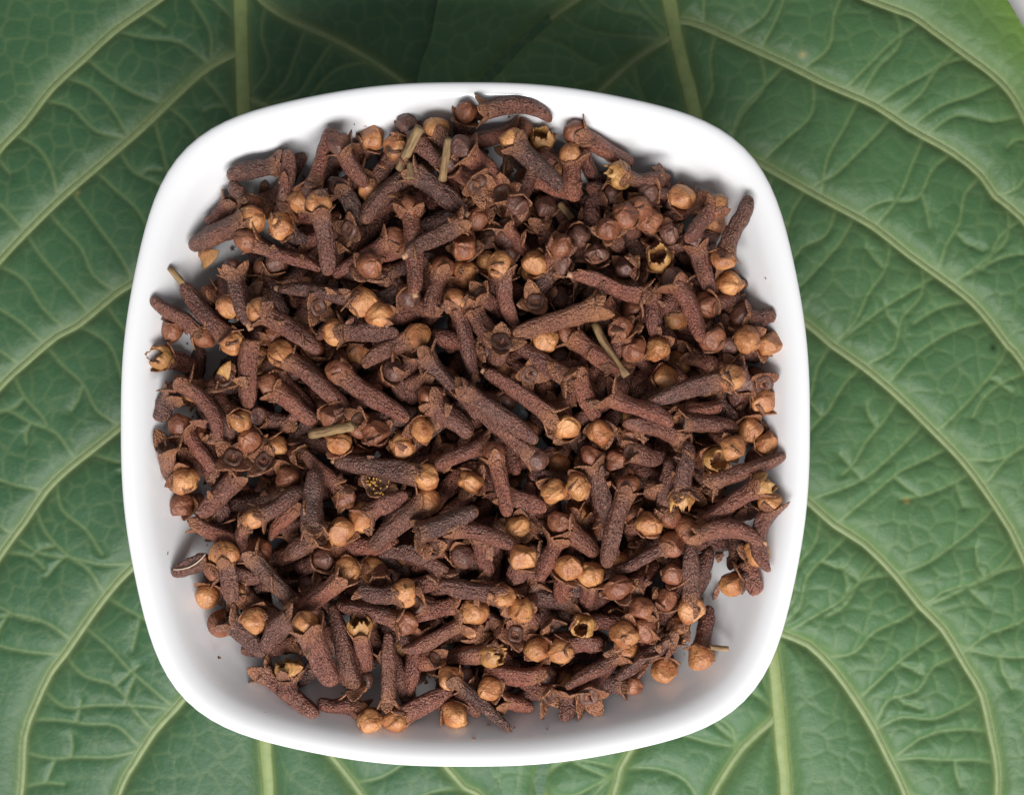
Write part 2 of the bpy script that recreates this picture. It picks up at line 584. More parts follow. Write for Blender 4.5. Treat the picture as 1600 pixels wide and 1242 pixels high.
def bowl_s(x, y):
    n = 2.85
    return (np.abs((x - bx) / BA) ** n + np.abs((y - by) / BB) ** n) ** (1 / n)


def bowl_z(x, y):
    return BZ + np.interp(bowl_s(x, y), _is, _iz)


# ------------------------------------------------------------------ clove geometry (mm; tail at origin, head along +Z)
def ring_faces(nr, seg, off=0):
    f = []
    for i in range(nr - 1):
        for k in range(seg):
            k2 = (k + 1) % seg
            f.append((off + i * seg + k, off + i * seg + k2, off + (i + 1) * seg + k2, off + (i + 1) * seg + k))
    return f


DETAIL = [True]


def g_stem(r, L, rad, bend, wide_head):
    nr, seg = (26, 18) if DETAIL[0] else (14, 12)
    u = np.linspace(0, 1, nr)
    prof = np.interp(u, [0, 0.03, 0.08, 0.18, 0.40, 0.70, 0.86, 1.0], [0.40, 0.58, 0.70, 0.83, 0.98, 0.98, 1.0, wide_head])
    prof *= 1 + 0.05 * np.sin(u * r.uniform(5, 11) + r.uniform(0, 6)) + 0.03 * np.sin(u * r.uniform(14, 24) + r.uniform(0, 6))
    ph = np.linspace(0, 2 * math.pi, seg, endpoint=False)
    flat = r.uniform(0.70, 0.96); fa = r.uniform(0, math.pi)
    U, P = np.meshgrid(u, ph, indexing='ij')
    w = 1 + r.uniform(0.03, 0.09) * np.cos(4 * P + r.uniform(0, 6) + r.uniform(-1.2, 1.2) * U)
    for _ in range(4):
        w += 0.026 * np.sin(r.randint(2, 8) * P + r.uniform(-9, 9) * U + r.uniform(0, 6))
    w += r.uniform(-0.035, 0.035, U.shape)
    rr = rad * prof[:, None] * w
    a, b = rr * np.cos(P), rr * np.sin(P) * flat
    x = a * math.cos(fa) - b * math.sin(fa)
    y = a * math.sin(fa) + b * math.cos(fa)
    x += bend * 4 * U * (1 - U)
    y += r.normal(0, 0.22) * np.sin(U * math.pi * 2)
    z = U * L
    V = np.stack([x.ravel(), y.ravel(), z.ravel()], 1)
    V = np.vstack([V, [[0, 0, -0.12 * rad]], [[0, 0, L - 0.05]]])
    F = ring_faces(nr, seg)
    n0 = nr * seg
    F += [(k2, k, n0) for k, k2 in ((k, (k + 1) % seg) for k in range(seg))]
    F += [((nr - 1) * seg + k, (nr - 1) * seg + (k + 1) % seg, n0 + 1) for k in range(seg)]
    tan = np.concatenate([np.clip((U.ravel() - 0.80) / 0.3, 0, 0.55) + np.clip((0.06 - U.ravel()) / 0.06, 0, 1) * 0.3, [0.5, 0.5]])
    return V, F, tan


def g_sepal(r, ang, r0, z0, ls, flare, wid):
    nu, nv = 7, 5
    V = []; tan = []
    curl = r.uniform(-0.15, 0.45)
    skew = r.uniform(-0.25, 0.25)
    tw = r.uniform(-0.3, 0.3)
    for side in (0, 1):
        for i in range(nu):
            u = i / (nu - 1)
            th = 0.42 * (1 - 0.6 * u) * side
            ang_f = flare + curl * u
            rho = r0 * 0.80 + ls * (u * math.sin(ang_f)) - th * math.cos(ang_f)
            zz = z0 - 0.5 + ls * u * math.cos(ang_f) + 0.5 * u + th * math.sin(ang_f)
            w = wid * (1 - u ** 1.7) ** 0.8 * (1 + 0.25 * u) + 0.06
            for j in range(nv):
                v = -1 + 2 * j / (nv - 1)
                lat = v * w + skew * u * u
                inw = 0.32 * w * v * v * (1 - 0.8 * u) - 0.12 * v * tw * u * wid
                n_ = r.uniform(-0.04, 0.04)
                V.append((rho - inw + n_, lat + n_, zz + 0.1 * v * tw * u * wid + n_))
                tan.append(0.45 + 0.5 * u * u + 0.25 * abs(v) ** 3 + 0.15 * side)
    c, s = math.cos(ang), math.sin(ang)
    V = np.array(V)
    V = np.stack([V[:, 0] * c - V[:, 1] * s, V[:, 0] * s + V[:, 1] * c, V[:, 2]], 1)
    F = []
    n0 = nu * nv
    for i in range(nu - 1):
        for j in range(nv - 1):
            a = i * nv + j
            F.append((a, a + nv, a + nv + 1, a + 1))
            F.append((n0 + a, n0 + a + 1, n0 + a + nv + 1, n0 + a + nv))
    rim = [i * nv for i in range(nu)] + [(nu - 1) * nv + j for j in range(1, nv)] + [i * nv + nv - 1 for i in range(nu - 2, -1, -1)]
    rim = rim + [j for j in range(nv - 2, 0, -1)]
    for k in range(len(rim)):
        a, b = rim[k], rim[(k + 1) % len(rim)]
        F.append((b, a, n0 + a, n0 + b))
    return V, F, np.clip(tan, 0, 1)


def g_bud(r, zc, rb, open_at=None):
    seg, nr = (44, 19) if DETAIL[0] else (20, 9)
    P = np.linspace(0, 2 * math.pi, seg, endpoint=False)
    t0 = 0.03 if open_at is None else open_at
    T = np.linspace(t0, math.pi - 0.05, nr)
    T, P = np.meshgrid(T, P, indexing='ij')
    k = 4
    tw = r.uniform(0.25, 0.75) * r.choice([-1, 1])
    ph0 = r.uniform(0, 6.28)
    saw = ((P + ph0 + tw * (math.pi - T) * 0.55) / (2 * math.pi) * k) % 1.0
    lift = r.uniform(0.07, 0.17)
    rr = rb * (1 + lift * (np.where(saw < 0.88, saw / 0.88, (1 - saw) / 0.12) - 0.5) * np.clip(np.sin(T) * 1.6, 0, 1))
    rr *= 1 + 0.04 * np.cos(4 * P + ph0) * np.sin(T) ** 2 + 0.04 * np.sin(2 * P + r.uniform(0, 6)) * np.sin(T) + 0.02 * np.sin(3 * P + 2 * T + r.uniform(0, 6))
    el = r.uniform(0.80, 1.04)
    for _ in range(3):
        rr *= 1 + 0.022 * np.sin(r.randint(1, 5) * P + r.uniform(-5, 5) * T + r.uniform(0, 6))
    pk = r.uniform(0.0, 0.12)
    zz = rr * np.cos(T) * el + rb * pk * np.clip(np.cos(T), 0, 1) ** 6
    x, y = rr * np.sin(T) * np.cos(P), rr * np.sin(T) * np.sin(P) * r.uniform(0.84, 1.0)
    seamline = np.clip(1 - np.abs(saw - 0.95) / 0.08, 0, 1) * np.clip(np.sin(T) * 1.3, 0, 1)
    tan = np.clip(0.35 * (T > 2.1) + 0.85 * seamline, 0, 1)
    V = np.stack([x.ravel(), y.ravel(), zc + zz.ravel()], 1)
    for _ in range(r.randint(1, 4)):                # dents where buds dried against each other
        dv = r.normal(0, 1, 3); dv[2] = abs(dv[2]) * 0.8; dv /= np.linalg.norm(dv)
        dd = (V - [0, 0, zc]) @ dv
        lim = rb * r.uniform(0.62, 0.86)
        V -= np.outer(np.clip(dd - lim, 0, None) * r.uniform(0.6, 1.1), dv)
    F = [tuple(reversed(f)) for f in ring_faces(nr, seg)]
    tan = tan.ravel()
    if open_at is None:
        V = np.vstack([V, [[0, 0, zc + rb * el * (1 + pk)]], [[0, 0, zc - rb * el]]])
        n0 = nr * seg
        F += [(k_, (k_ + 1) % seg, n0) for k_ in range(seg)]
        F += [((nr - 1) * seg + (k_ + 1) % seg, (nr - 1) * seg + k_, n0 + 1) for k_ in range(seg)]
        tan = np.concatenate([tan, [0.6, 0]])
    else:                                           # a broken, cup-like bud: torn edge and an inner wall
        jag = r.uniform(-0.3, 0.22, seg) * rb + 0.22 * rb * np.sin(np.arange(seg) * 4 * 2 * math.pi / seg + r.uniform(0, 6))
        V[:seg, 2] += jag
        V[seg:2 * seg, 2] += 0.6 * jag
        n1 = len(V)
        W = V.copy()
        W[:, 0] *= 0.84; W[:, 1] *= 0.84
        W[:, 2] = zc + (W[:, 2] - zc) * 0.86 + 0.03 * rb
        W[:seg] = V[:seg] * [0.95, 0.95, 1]
        V = np.vstack([V, W])
        F += [tuple(n1 + i for i in reversed(f)) for f in F]
        F += [(k_, (k_ + 1) % seg, n1 + (k_ + 1) % seg, n1 + k_) for k_ in range(seg)]
        F.append(tuple((nr - 1) * seg + k_ for k_ in range(seg)))
        F.append(tuple(n1 + (nr - 1) * seg + k_ for k_ in reversed(range(seg))))
        tan = np.concatenate([tan * 0.5, tan * 0.3 + 0.25])
    return V, F, tan


def g_rod(P0, P1, r0, r1, seg=8, bend=0.0, nr=6, r=None):
    P0, P1 = np.array(P0, float), np.array(P1, float)
    d = P1 - P0
    L = np.linalg.norm(d); d /= L
    a = np.cross(d, [0.3, 0.9, 0.2]); a /= np.linalg.norm(a)
    b = np.cross(d, a)
    V = []
    for i in range(nr):
        u = i / (nr - 1)
        c = P0 + (P1 - P0) * u + a * bend * 4 * u * (1 - u)
        rr = r0 + (r1 - r0) * u
        for k in range(seg):
            t = 2 * math.pi * k / seg
            q = rr * (1 + (r.uniform(-0.10, 0.10) if r is not None else 0))
            V.append(c + a * math.cos(t) * q + b * math.sin(t) * q)
    F = ring_faces(nr, seg)
    F.append(tuple(range(seg))[::-1])
    F.append(tuple((nr - 1) * seg + k for k in range(seg)))
    return np.array(V), F, np.zeros(len(V))


def g_disc(r, z, rad):
    seg = 16
    pr_ = [(1.0, -0.25), (0.92, 0.15), (0.72, 0.30), (0.50, -0.05), (0.28, -0.30), (0.02, -0.32)]
    V = []
    for q, h in pr_:
        for k in range(seg):
            t = 2 * math.pi * k / seg
            sq = 1 + 0.10 * math.cos(4 * t)
            V.append((q * rad * sq * math.cos(t), q * rad * sq * math.sin(t), z + h + r.uniform(-0.06, 0.06)))
    F = ring_faces(len(pr_), seg)
    F.append(tuple((len(pr_) - 1) * seg + k for k in range(seg)))
    return np.array(V), F, np.zeros(len(V))


BUDMAT = dict(B=M_TAN, R=M_RED, D=M_DARK, P=M_GOLD)


def clove_parts(r, L, typ, stub, bend, fat):
    """list of (name, V, F, tan, material); L = tail to bud centre, mm"""
    rad = 1.76 * fat
    rb = {'B': 2.46, 'R': 2.32, 'D': 2.15, 'P': 2.4}.get(typ, 0) * r.uniform(0.93, 1.07)
    zs = L - 0.62 * rb if rb else L
    wide = {'T': 0.75, 'O': 1.22, 'Y': 1.2, 'N': 1.08}.get(typ, 1.16)
    out = [('stem',) + g_stem(r, zs, rad, bend, wide) + (M_STEM,)]
    rt = rad * wide
    if typ != 'T':
        a0 = r.uniform(0, 6.28)
        fl = {'O': r.uniform(0.5, 1.05), 'Y': 0.9, 'N': r.uniform(0.0, 0.55), 'P': 0.6}.get(typ, r.uniform(0.45, 1.0))
        ls = {'O': 2.7, 'Y': 2.3, 'N': 2.2}.get(typ, 2.35)
        for k in range(4):
            if r.rand() < 0.10:
                continue
            out.append(('sepal',) + g_sepal(r, a0 + k * math.pi / 2 + r.uniform(-0.12, 0.12), rt, zs, ls * r.uniform(0.75, 1.2),
                                            fl + r.uniform(-0.22, 0.22), rt * r.uniform(0.62, 0.80)) + (M_STEM,))
    if typ in 'BRD':
        out.append(('bud',) + g_bud(r, L, rb) + (BUDMAT[typ],))
    elif typ == 'P':
        out.append(('bud',) + g_bud(r, L, rb, r.uniform(0.7, 1.05)) + (M_GOLD,))
    elif typ in 'ONY':
        out.append(('calyx_disc',) + g_disc(r, zs + 0.15, rt * 0.85) + (M_DISC,))
        if typ == 'O' and r.rand() < 0.6:
            out.append(('style',) + g_rod((0, 0, zs - 0.2), (r.uniform(-.4, .4), r.uniform(-.4, .4), zs + r.uniform(0.9, 1.8)), 0.32, 0.2, 6) + (M_STEM,))
        if typ == 'Y':
            VV, FF = [], []
            for _ in range(26):
                a = r.uniform(0, 6.28); q = r.uniform(0.2, 0.9) * rt; f = r.uniform(-0.2, 0.5)
                e = (q * math.cos(a) * (1 + f), q * math.sin(a) * (1 + f), zs + r.uniform(0.5, 1.2))
                v, f_, _t = g_rod((q * math.cos(a), q * math.sin(a), zs), e, 0.13, 0.19, 5, r.uniform(-.3, .3), 4)
                n0 = sum(len(x) for x in VV)
                VV.append(v); FF += [tuple(n0 + i for i in ff) for ff in f_]
            VV = np.vstack(VV)
            out.append(('stamens', VV, FF, np.zeros(len(VV)), M_STAMEN))
    if stub:
        out.append(('stalk_stub',) + g_rod((0, 0, 0.5), (r.uniform(-.2, .2), r.uniform(-.2, .2), -stub), 0.62 if stub < 2 else 0.7, 0.55, 8, 0.0, 5, r) + (M_TWIG if stub > 2 else M_STUB,))
    return out


# ------------------------------------------------------------------ the cloves seen in the photograph:
# head x, y, tail x, y (photo pixels), type, layer (0 deep .. 4 on top), extras
# types: B tan bud, R reddish bud, D dark bud, P pale broken bud, O open calyx, N closed calyx, T bare stem, Y stamen tuft
TRACE = '''
504 326 517 432 B 3|443 330 448 232 D 2|470 312 520 290 B 2|440 255 352 272 D 1|392 342 296 385 B 3 f|437 352 480 385 B 2
389 378 500 420 R 3|530 290 566 350 D 1|486 300 515 200 D 2|528 222 571 288 D 2 s|581 215 545 262 B 2|365 320 322 348 D 0
388 322 360 282 R 1|615 373 522 432 R 2|545 360 602 358 O 1|432 412 395 460 D 1|635 192 640 245 D 1|682 203 712 262 B 1
620 232 585 275 B 2|650 215 702 272 D 1|728 170 718 228 R 2|757 172 862 182 N 3 c|800 222 878 300 B 3|815 203 727 222 R 1 s
722 232 786 290 D 2|847 217 850 270 P 1|897 207 988 256 R 2|892 243 898 314 B 3|958 305 896 318 D 3 s|640 274 567 346 N 3 f
645 270 728 333 N 3 s|640 324 648 460 R 2 s|747 290 700 258 O 2|785 305 818 332 O 2|702 255 745 290 D 1|808 322 838 262 D 2
852 322 842 374 D 2|747 342 765 385 R 2|718 350 635 397 N 3 s|790 370 728 377 D 2|790 350 828 400 N 3|725 387 765 402 R 1
876 385 845 425 R 3|932 399 930 445 D 3|577 415 540 442 R 2|640 466 603 424 D 1 s|690 420 667 492 R 2|724 428 766 393 B 3
783 415 806 511 B 3|835 412 872 432 B 2|878 412 838 452 D 2|966 275 1034 272 P 3|1012 300 1044 280 D 1|1065 308 1028 348 B 2
1120 325 1072 376 B 3|1131 406 1172 306 B 3|1140 443 1098 428 B 2|977 337 992 372 R 3|998 324 1028 316 R 2|1045 365 1018 402 D 3
1030 405 1040 440 P 3|947 365 965 400 R 3|905 370 886 346 D 1|977 420 1004 446 D 1|1085 375 1112 468 D 1|1015 345 1035 385 R 1
1005 462 893 430 O 3 s|1050 438 1091 534 D 3 f|1020 458 1022 526 N 2|970 513 998 560 R 2|990 545 1018 580 R 1|1027 547 1018 508 B 3
1040 591 984 622 B 3|1088 602 1055 570 N 2 s|1141 590 1010 632 B 3|1060 650 1127 632 N 2|1162 600 1137 637 D 2 s|1167 532 1148 496 B 3
1205 537 1172 548 B 3|1160 495 1214 493 D 2|1103 477 1158 470 R 1|1107 532 1134 552 R 2|1140 540 1182 562 D 1|1150 575 1183 625 N 2
1195 627 1176 655 B 1|1194 600 1170 580 O 1|1172 672 1158 636 B 3|1200 695 1170 726 B 2|1068 660 1151 668 N 3|1060 688 975 660 N 3
955 618 1051 662 O 3|905 590 932 656 N 2|886 520 968 586 R 3|935 455 970 502 D 1|932 481 803 524 O 4 t|938 677 962 638 B 3
984 684 1014 712 R 2|885 667 912 704 B 3|888 590 800 530 O 3|567 472 436 452 B 3 s|592 492 624 468 B 3|710 470 743 591 B 4
735 480 783 553 D 2|750 460 796 506 N 2|837 472 842 508 O 2|852 532 828 508 B 2|783 535 768 578 O 3|827 585 790 560 O 3
652 524 567 571 B 3|664 553 746 652 O 2|838 718 733 630 D 3|726 610 839 690 N 4|860 650 757 580 O 4 s|615 580 586 604 D 1
668 590 612 610 N 1|528 580 638 656 R 3|670 621 736 679 R 3 f|660 672 650 640 B 4|627 698 666 716 B 4|587 675 602 706 R 2
560 657 612 662 N 1|363 536 286 444 B 3 l|316 526 234 465 R 2|265 515 272 480 R 1|243 558 306 576 P 2|362 418 388 508 D 3 s
358 480 344 438 B 2|405 485 499 549 B 3|497 480 455 472 O 2|521 518 622 521 B 3|438 553 543 641 B 4|428 525 456 506 R 2
393 530 386 638 T 4 f|375 658 332 610 B 3|398 650 427 673 D 2 s|420 602 497 661 R 3|520 652 498 628 R 2|530 692 544 728 B 2
285 602 344 693 O 3 c|318 612 362 686 N 2|275 615 239 656 D 1|350 592 362 620 O 2|470 712 437 697 N 2 s|390 687 420 700 R 1
262 700 273 766 O 2 t|285 665 341 744 R 3|295 750 290 710 B 2|285 790 316 784 R 1|368 748 312 806 N 3|365 715 360 756 O 3
412 720 440 744 O 3|450 747 484 728 R 2|402 806 478 765 B 3|490 825 491 734 N 4 f|470 790 428 836 N 2 s|532 830 562 852 B 3
511 831 500 862 B 2|500 838 450 866 N 2 f|565 808 636 771 B 3|540 778 475 705 R 2|667 745 523 722 B 4 s|350 866 364 942 B 2
325 872 268 898 T 1|325 930 337 886 B 1|306 822 378 847 N 2 s|392 815 380 876 N 2|395 870 459 934 N 3 s|405 860 440 878 R 1 s
505 873 468 886 D 2|543 890 546 850 B 3|532 905 448 962 N 3|430 908 393 934 N 1|400 968 386 930 B 2|772 708 793 806 R 4
757 695 680 728 N 3|735 752 782 766 B 3|790 775 854 795 N 2|592 757 590 792 Y 2|667 783 580 858 B 3|592 906 578 860 N 3
655 832 746 797 O 4|712 828 808 854 N 3|752 842 761 906 N 2|722 870 714 838 D 2|698 902 592 866 N 3 c|675 858 619 872 N 2 s
865 767 884 736 B 4|902 760 932 722 B 3|875 815 932 863 R 4 f|810 825 832 790 B 3|817 870 798 908 B 3|870 845 842 906 O 2
888 887 874 938 B 3|922 898 908 952 B 3|787 930 686 912 B 4|800 930 843 902 N 3|633 926 560 922 B 3|813 952 838 922 B 3
743 955 716 938 B 3|635 973 527 943 R 3|650 945 698 956 N 2 s|862 978 834 924 O 3|922 713 955 826 R 4|982 757 946 885 R 4
962 720 938 698 R 2|1018 760 1030 790 T 1 s|1065 782 1075 692 P 4|1043 808 1047 718 R 2|1015 820 982 830 B 3|1072 827 1096 798 R 3
1050 851 960 891 R 4|1080 952 1080 848 B 4|1092 836 1187 846 N 4 cs|1143 912 1182 904 B 2|1165 880 1186 930 N 1|1183 862 1148 872 B 1
1203 785 1199 892 B 3 c|1115 753 1228 711 Y 4|1192 757 1098 812 P 3 s|1120 717 1092 688 P 2|1145 701 1108 680 B 3|965 917 992 950 R 3
990 925 1026 880 N 1|1052 897 1064 932 R 2|1040 937 1018 962 R 2|985 705 1036 712 N 2|1150 797 1196 800 D 1|358 970 413 1023 O 1
460 960 417 1012 N 3 f|478 973 522 1068 B 4 f|551 1088 509 955 O 4|562 978 576 1042 P 3|455 1040 457 1096 P 2 f|410 1055 493 1121 O 1
560 1110 497 1097 N 1|607 1094 607 988 N 4|617 1128 706 1078 B 3|577 1130 538 1098 B 1|718 976 630 1015 O 4|678 1030 619 1037 N 3
770 1022 695 1025 P 3|840 1015 852 978 B 3|877 1017 942 1004 B 3|805 991 776 1002 O 3|703 1057 798 1141 B 4|765 1074 802 1064 B 4
710 1117 686 1088 B 2|788 1096 832 1105 N 2|859 1085 811 1050 O 3|885 1082 882 1126 O 2|977 1018 884 1074 B 3|920 1088 904 1042 O 2
911 978 932 948 P 3|972 985 992 962 B 3|1007 982 1030 998 R 2|1002 952 1020 930 R 2|1060 982 1018 970 B 3|1095 1027 1110 950 B 2
1037 1047 1028 1010 B 1|1050 1000 963 1058 N 3
'''
ROWS = []
for part in TRACE.replace('\n', '|').split('|'):
    w = part.split()
    if len(w) >= 6:
        ROWS.append(tuple(float(v) for v in w[:4]) + (w[4], int(w[5]), w[6] if len(w) > 6 else ''))

TT = np.array([0.0, 0.22, 0.42, 0.62, 0.80, 0.95])          # spheres along a clove, head to tail


def radii(typ, fat):
    s = 1.74 * fat
    return np.array([2.35 if typ in 'BRDP' else 1.85 * fat, s * 1.05, s, s, s * 0.85, s * 0.6])


class Pile:
    def __init__(self):
        self.P = np.zeros((0, 3)); self.R = np.zeros(0)

    def floors(self, xy, rad, soft):
        f = bowl_z(xy[:, 0], xy[:, 1]) + rad * 1.12
        if len(self.R):
            d2 = (xy[:, None, 0] - self.P[None, :, 0]) ** 2 + (xy[:, None, 1] - self.P[None, :, 1]) ** 2
            rr = (rad[:, None] + self.R[None]) * soft
            h = np.where(d2 < rr ** 2, self.P[None, :, 2] + np.sqrt(np.maximum(rr ** 2 - d2, 0)), -1e3)
            f = np.maximum(f, h.max(1))
        return f

    def drop(self, h, t, rad, soft, slope_max, free_tail=False, tail_drop=0.0):
        """lowest resting heights (head z, tail z) above everything already placed"""
        h, t = np.array(h), np.array(t)
        xy = h[None] + (t - h)[None] * TT[:, None]
        f = self.floors(xy, rad, soft)
        if free_tail:
            zh = max(f[0], f[1] - 0.3)
            ft = (bowl_z(xy[:, 0], xy[:, 1]) + rad * 1.1)
            zt = zh - tail_drop
            k = TT > 0.3
            need = np.max((ft[k] - zh * (1 - TT[k])) / TT[k])
            return zh, max(zt, need)
        best = None
        for s in np.linspace(-slope_max, slope_max, 41):        # s = zt - zh
            zh = np.max(f - s * TT)
            m = zh + 0.5 * s + 0.12 * abs(s)
            if best is None or m < best[0]:
                best = (m, zh, zh + s)
        return best[1], best[2]

    def add(self, h, t, zh, zt, rad):
        h, t = np.array(h), np.array(t)
        xy = h[None] + (t - h)[None] * TT[:, None]
        z = zh + (zt - zh) * TT
        self.P = np.vstack([self.P, np.column_stack([xy, z])])
        self.R = np.concatenate([self.R, rad])


def dome(x, y):
    s = bowl_s(x, y)
    return RIM + 1.5 - 8.0 * np.clip(s / 0.88, 0, 1.3) ** 2.4


# --- deep cloves that fill the bowl
rf = np.random.RandomState(5)
pile = Pile()
FILL = []
miss = 0
while miss < 600 and len(FILL) < 700:
    a = rf.uniform(0, 2 * math.pi); q = 0.80 * math.sqrt(rf.rand())
    ex, ey = superell(a, 2.9)
    cx, cy = bx + BA * q * ex, by + BB * q * ey
    th = rf.uniform(0, 2 * math.pi)
    L = rf.uniform(9.5, 12.5)
    h = (cx + 0.5 * L * math.cos(th), cy + 0.5 * L * math.sin(th)); t = (cx - 0.5 * L * math.cos(th), cy - 0.5 * L * math.sin(th))
    if max(bowl_s(*h), bowl_s(*t)) > 0.83:
        continue
    typ = rf.choice(list('BRDNNO'))
    rad = radii(typ, 1.0)
    zh, zt = pile.drop(h, t, rad, 0.72, 5.0)
    if max(zh, zt) + 2.0 > dome(cx, cy) - 4.6:
        miss += 1
        continue
    miss = 0
    pile.add(h, t, zh, zt, rad)
    FILL.append((h, t, zh, zt, typ, 1.0))

for row in ROWS:                                            # and more of them beneath the cloves one can see
    for _ in range(5):
        p = px_at((row[0] + row[2]) / 2 + rf.normal(0, 20), (row[1] + row[3]) / 2 + rf.normal(0, 20), RIM - 5)
        th = rf.uniform(0, 2 * math.pi)
        L = rf.uniform(9.0, 12.0)
        h = (p[0] + 0.5 * L * math.cos(th), p[1] + 0.5 * L * math.sin(th)); t = (p[0] - 0.5 * L * math.cos(th), p[1] - 0.5 * L * math.sin(th))
        if max(bowl_s(*h), bowl_s(*t)) > 0.90:
            continue
        typ = rf.choice(list('BRDNNO'))
        rad = radii(typ, 1.0)
        zh, zt = pile.drop(h, t, rad, 0.76, 5.0)
        if max(zh, zt) + 2.0 > dome(*p) - (2.3 if bowl_s(*p) < 0.72 else -0.8):
            continue
        pile.add(h, t, zh, zt, rad)
        FILL.append((h, t, zh, zt, typ, 1.0))

# --- the traced cloves, dropped layer by layer; two passes so that the pixel directions meet the final heights
order = sorted(range(len(ROWS)), key=lambda i: (ROWS[i][5], i))
base = (pile.P.copy(), pile.R.copy())
zest = {}
for pss in range(2):
    pile.P, pile.R = base[0].copy(), base[1].copy()
    rp = np.random.RandomState(77)
    PLACED = {}
    for i in order:
        hx, hy, tx, ty, typ, lvl, ext = ROWS[i]
        if i in zest:
            zh0, zt0 = zest[i]
        else:
            p = px_at(hx, hy, RIM - 3)
            zh0 = zt0 = float(dome(*p))
        h, t = np.array(px_at(hx, hy, zh0)), np.array(px_at(tx, ty, zt0))
        fat = 1.0 + rp.uniform(-0.08, 0.10) + (0.22 if 'f' in ext else 0)
        dpx = math.hypot(hx - tx, hy - ty)
        rad = radii(typ, fat)
        short = dpx < 66
        d = np.linalg.norm(h - t)
        if short:
            L = rp.uniform(8.5, 11.0)
            drop = math.sqrt(max(L * L - d * d, 1.0))
            zh, zt = pile.drop(h, t, rad, 0.80, 3.0, True, drop)
        else:
            zh, zt = pile.drop(h, t, rad, 0.80, max(2.5, min(6.0, 13.5 - d)))
        pile.add(h, t, zh, zt, rad)
        zest[i] = (zh, zt)
        PLACED[i] = (h, t, zh, zt, typ, fat, lvl, ext)

TOPZ = max(p[2] for p in PLACED.values())
print('filler', len(FILL), 'traced', len(PLACED), 'top z', round(TOPZ, 1), 'mean z', round(float(np.mean([p[2] for p in PLACED.values()])), 1))


def place_matrix(h, t, zh, zt, roll):
    H = Vector((h[0], h[1], zh)); T = Vector((t[0], t[1], zt))
    d = (H - T)
    q = d.to_track_quat('Z', 'Y').to_matrix().to_4x4()
    return T, d.length, q @ Matrix.Rotation(roll, 4, 'Z')


WORD = dict(B='round tan bud', R='reddish bud', D='dark bud', P='broken golden bud', O='open budless calyx',
            N='closed budless calyx', T='no calyx', Y='yellow stamen tuft')
MARKS = [(519, 672, 'by straw coloured stalk'), (640, 232, 'by olive tan stalk'), (696, 250, 'by cream splinter'), (955, 546, 'by greenish stalk'),
         (884, 329, 'by short olive stalk'), (1121, 1011, 'by thin dark stalk'), (592, 757, 'by stamen tuft'), (1115, 753, 'by stamen tuft'),
         (868, 500, 'by tan budless clove'), (390, 585, 'by thick bare stem'), (300, 885, 'by bare stem fragment'), (1030, 405, 'by golden cup'),
         (322, 410, 'by yellow petal flake'), (452, 1045, 'by orange petal flake'), (1140, 840, 'by arched clove')]


def clove_label(h, t, typ, fat, ext, bend, where, dpx, tint):
    size = 'long ' if dpx > 112 else ('short ' if dpx < 66 else '')
    tone = 'blackish ' if tint < 0.3 else ('reddish ' if tint > 0.65 else 'brown ')
    adj = ('thick ' if fat > 1.15 else '') + size + ('bent ' if abs(bend) > 1.0 else '') + tone
    tail = ', pale stalk stub' if 's' in ext else (', olive stalk' if 'l' in ext else '')
    ho, to = math.hypot(h[0] - bx, h[1] - by), math.hypot(t[0] - bx, t[1] - by)
    face = ', head outward' if ho - to > 4 else (', head inward' if to - ho > 4 else '')
    near = ''
    best = 9.0
    for mx_, my_, words in MARKS:
        p = px_at(mx_, my_, RIM - 2)
        d = math.hypot((h[0] + t[0]) / 2 - p[0], (h[1] + t[1]) / 2 - p[1])
        if 2.0 < d < best:
            best, near = d, ' ' + words
    lab = adj + 'clove, ' + WORD[typ] + tail + face + ', ' + where + near
    if len(lab.split()) > 16:
        lab = adj + 'clove, ' + WORD[typ] + tail + ', ' + where + near
    if len(lab.split()) > 16:
        lab = adj + 'clove, ' + WORD[typ] + ', ' + where + near
    return lab


def build_clove(h, t, zh, zt, typ, fat, ext, seed, lvl, individual=True):
    r = np.random.RandomState(seed)
    T, L, M = place_matrix(h, t, zh, zt, r.uniform(0, 6.28))
    stub = 3.8 if 'l' in ext else (r.uniform(0.5, 1.0) if 's' in ext else 0.0)
    bend = (1.9 if 'c' in ext else r.normal(0, 0.45))
    if 'c' in ext:
        d = Vector((h[0] - t[0], h[1] - t[1], zh - zt))
        M = d.to_track_quat('Z', 'Y').to_matrix().to_4x4()
        side = Vector((-d.y, d.x, 0)).normalized()
        if side.y < 0: side = -side
        X = side; Zv = d.normalized(); Yv = Zv.cross(X)
        M = Matrix((X, Yv, Zv)).transposed().to_4x4()
    parts = clove_parts(r, L, typ, stub, bend, fat)
    tint = float(np.clip(r.normal(0.56, 0.27), 0.0, 1.0))
    tadd = 0.45 if 't' in ext else r.uniform(-0.12, 0.16)
    return T, M, parts, tint, tadd, bend


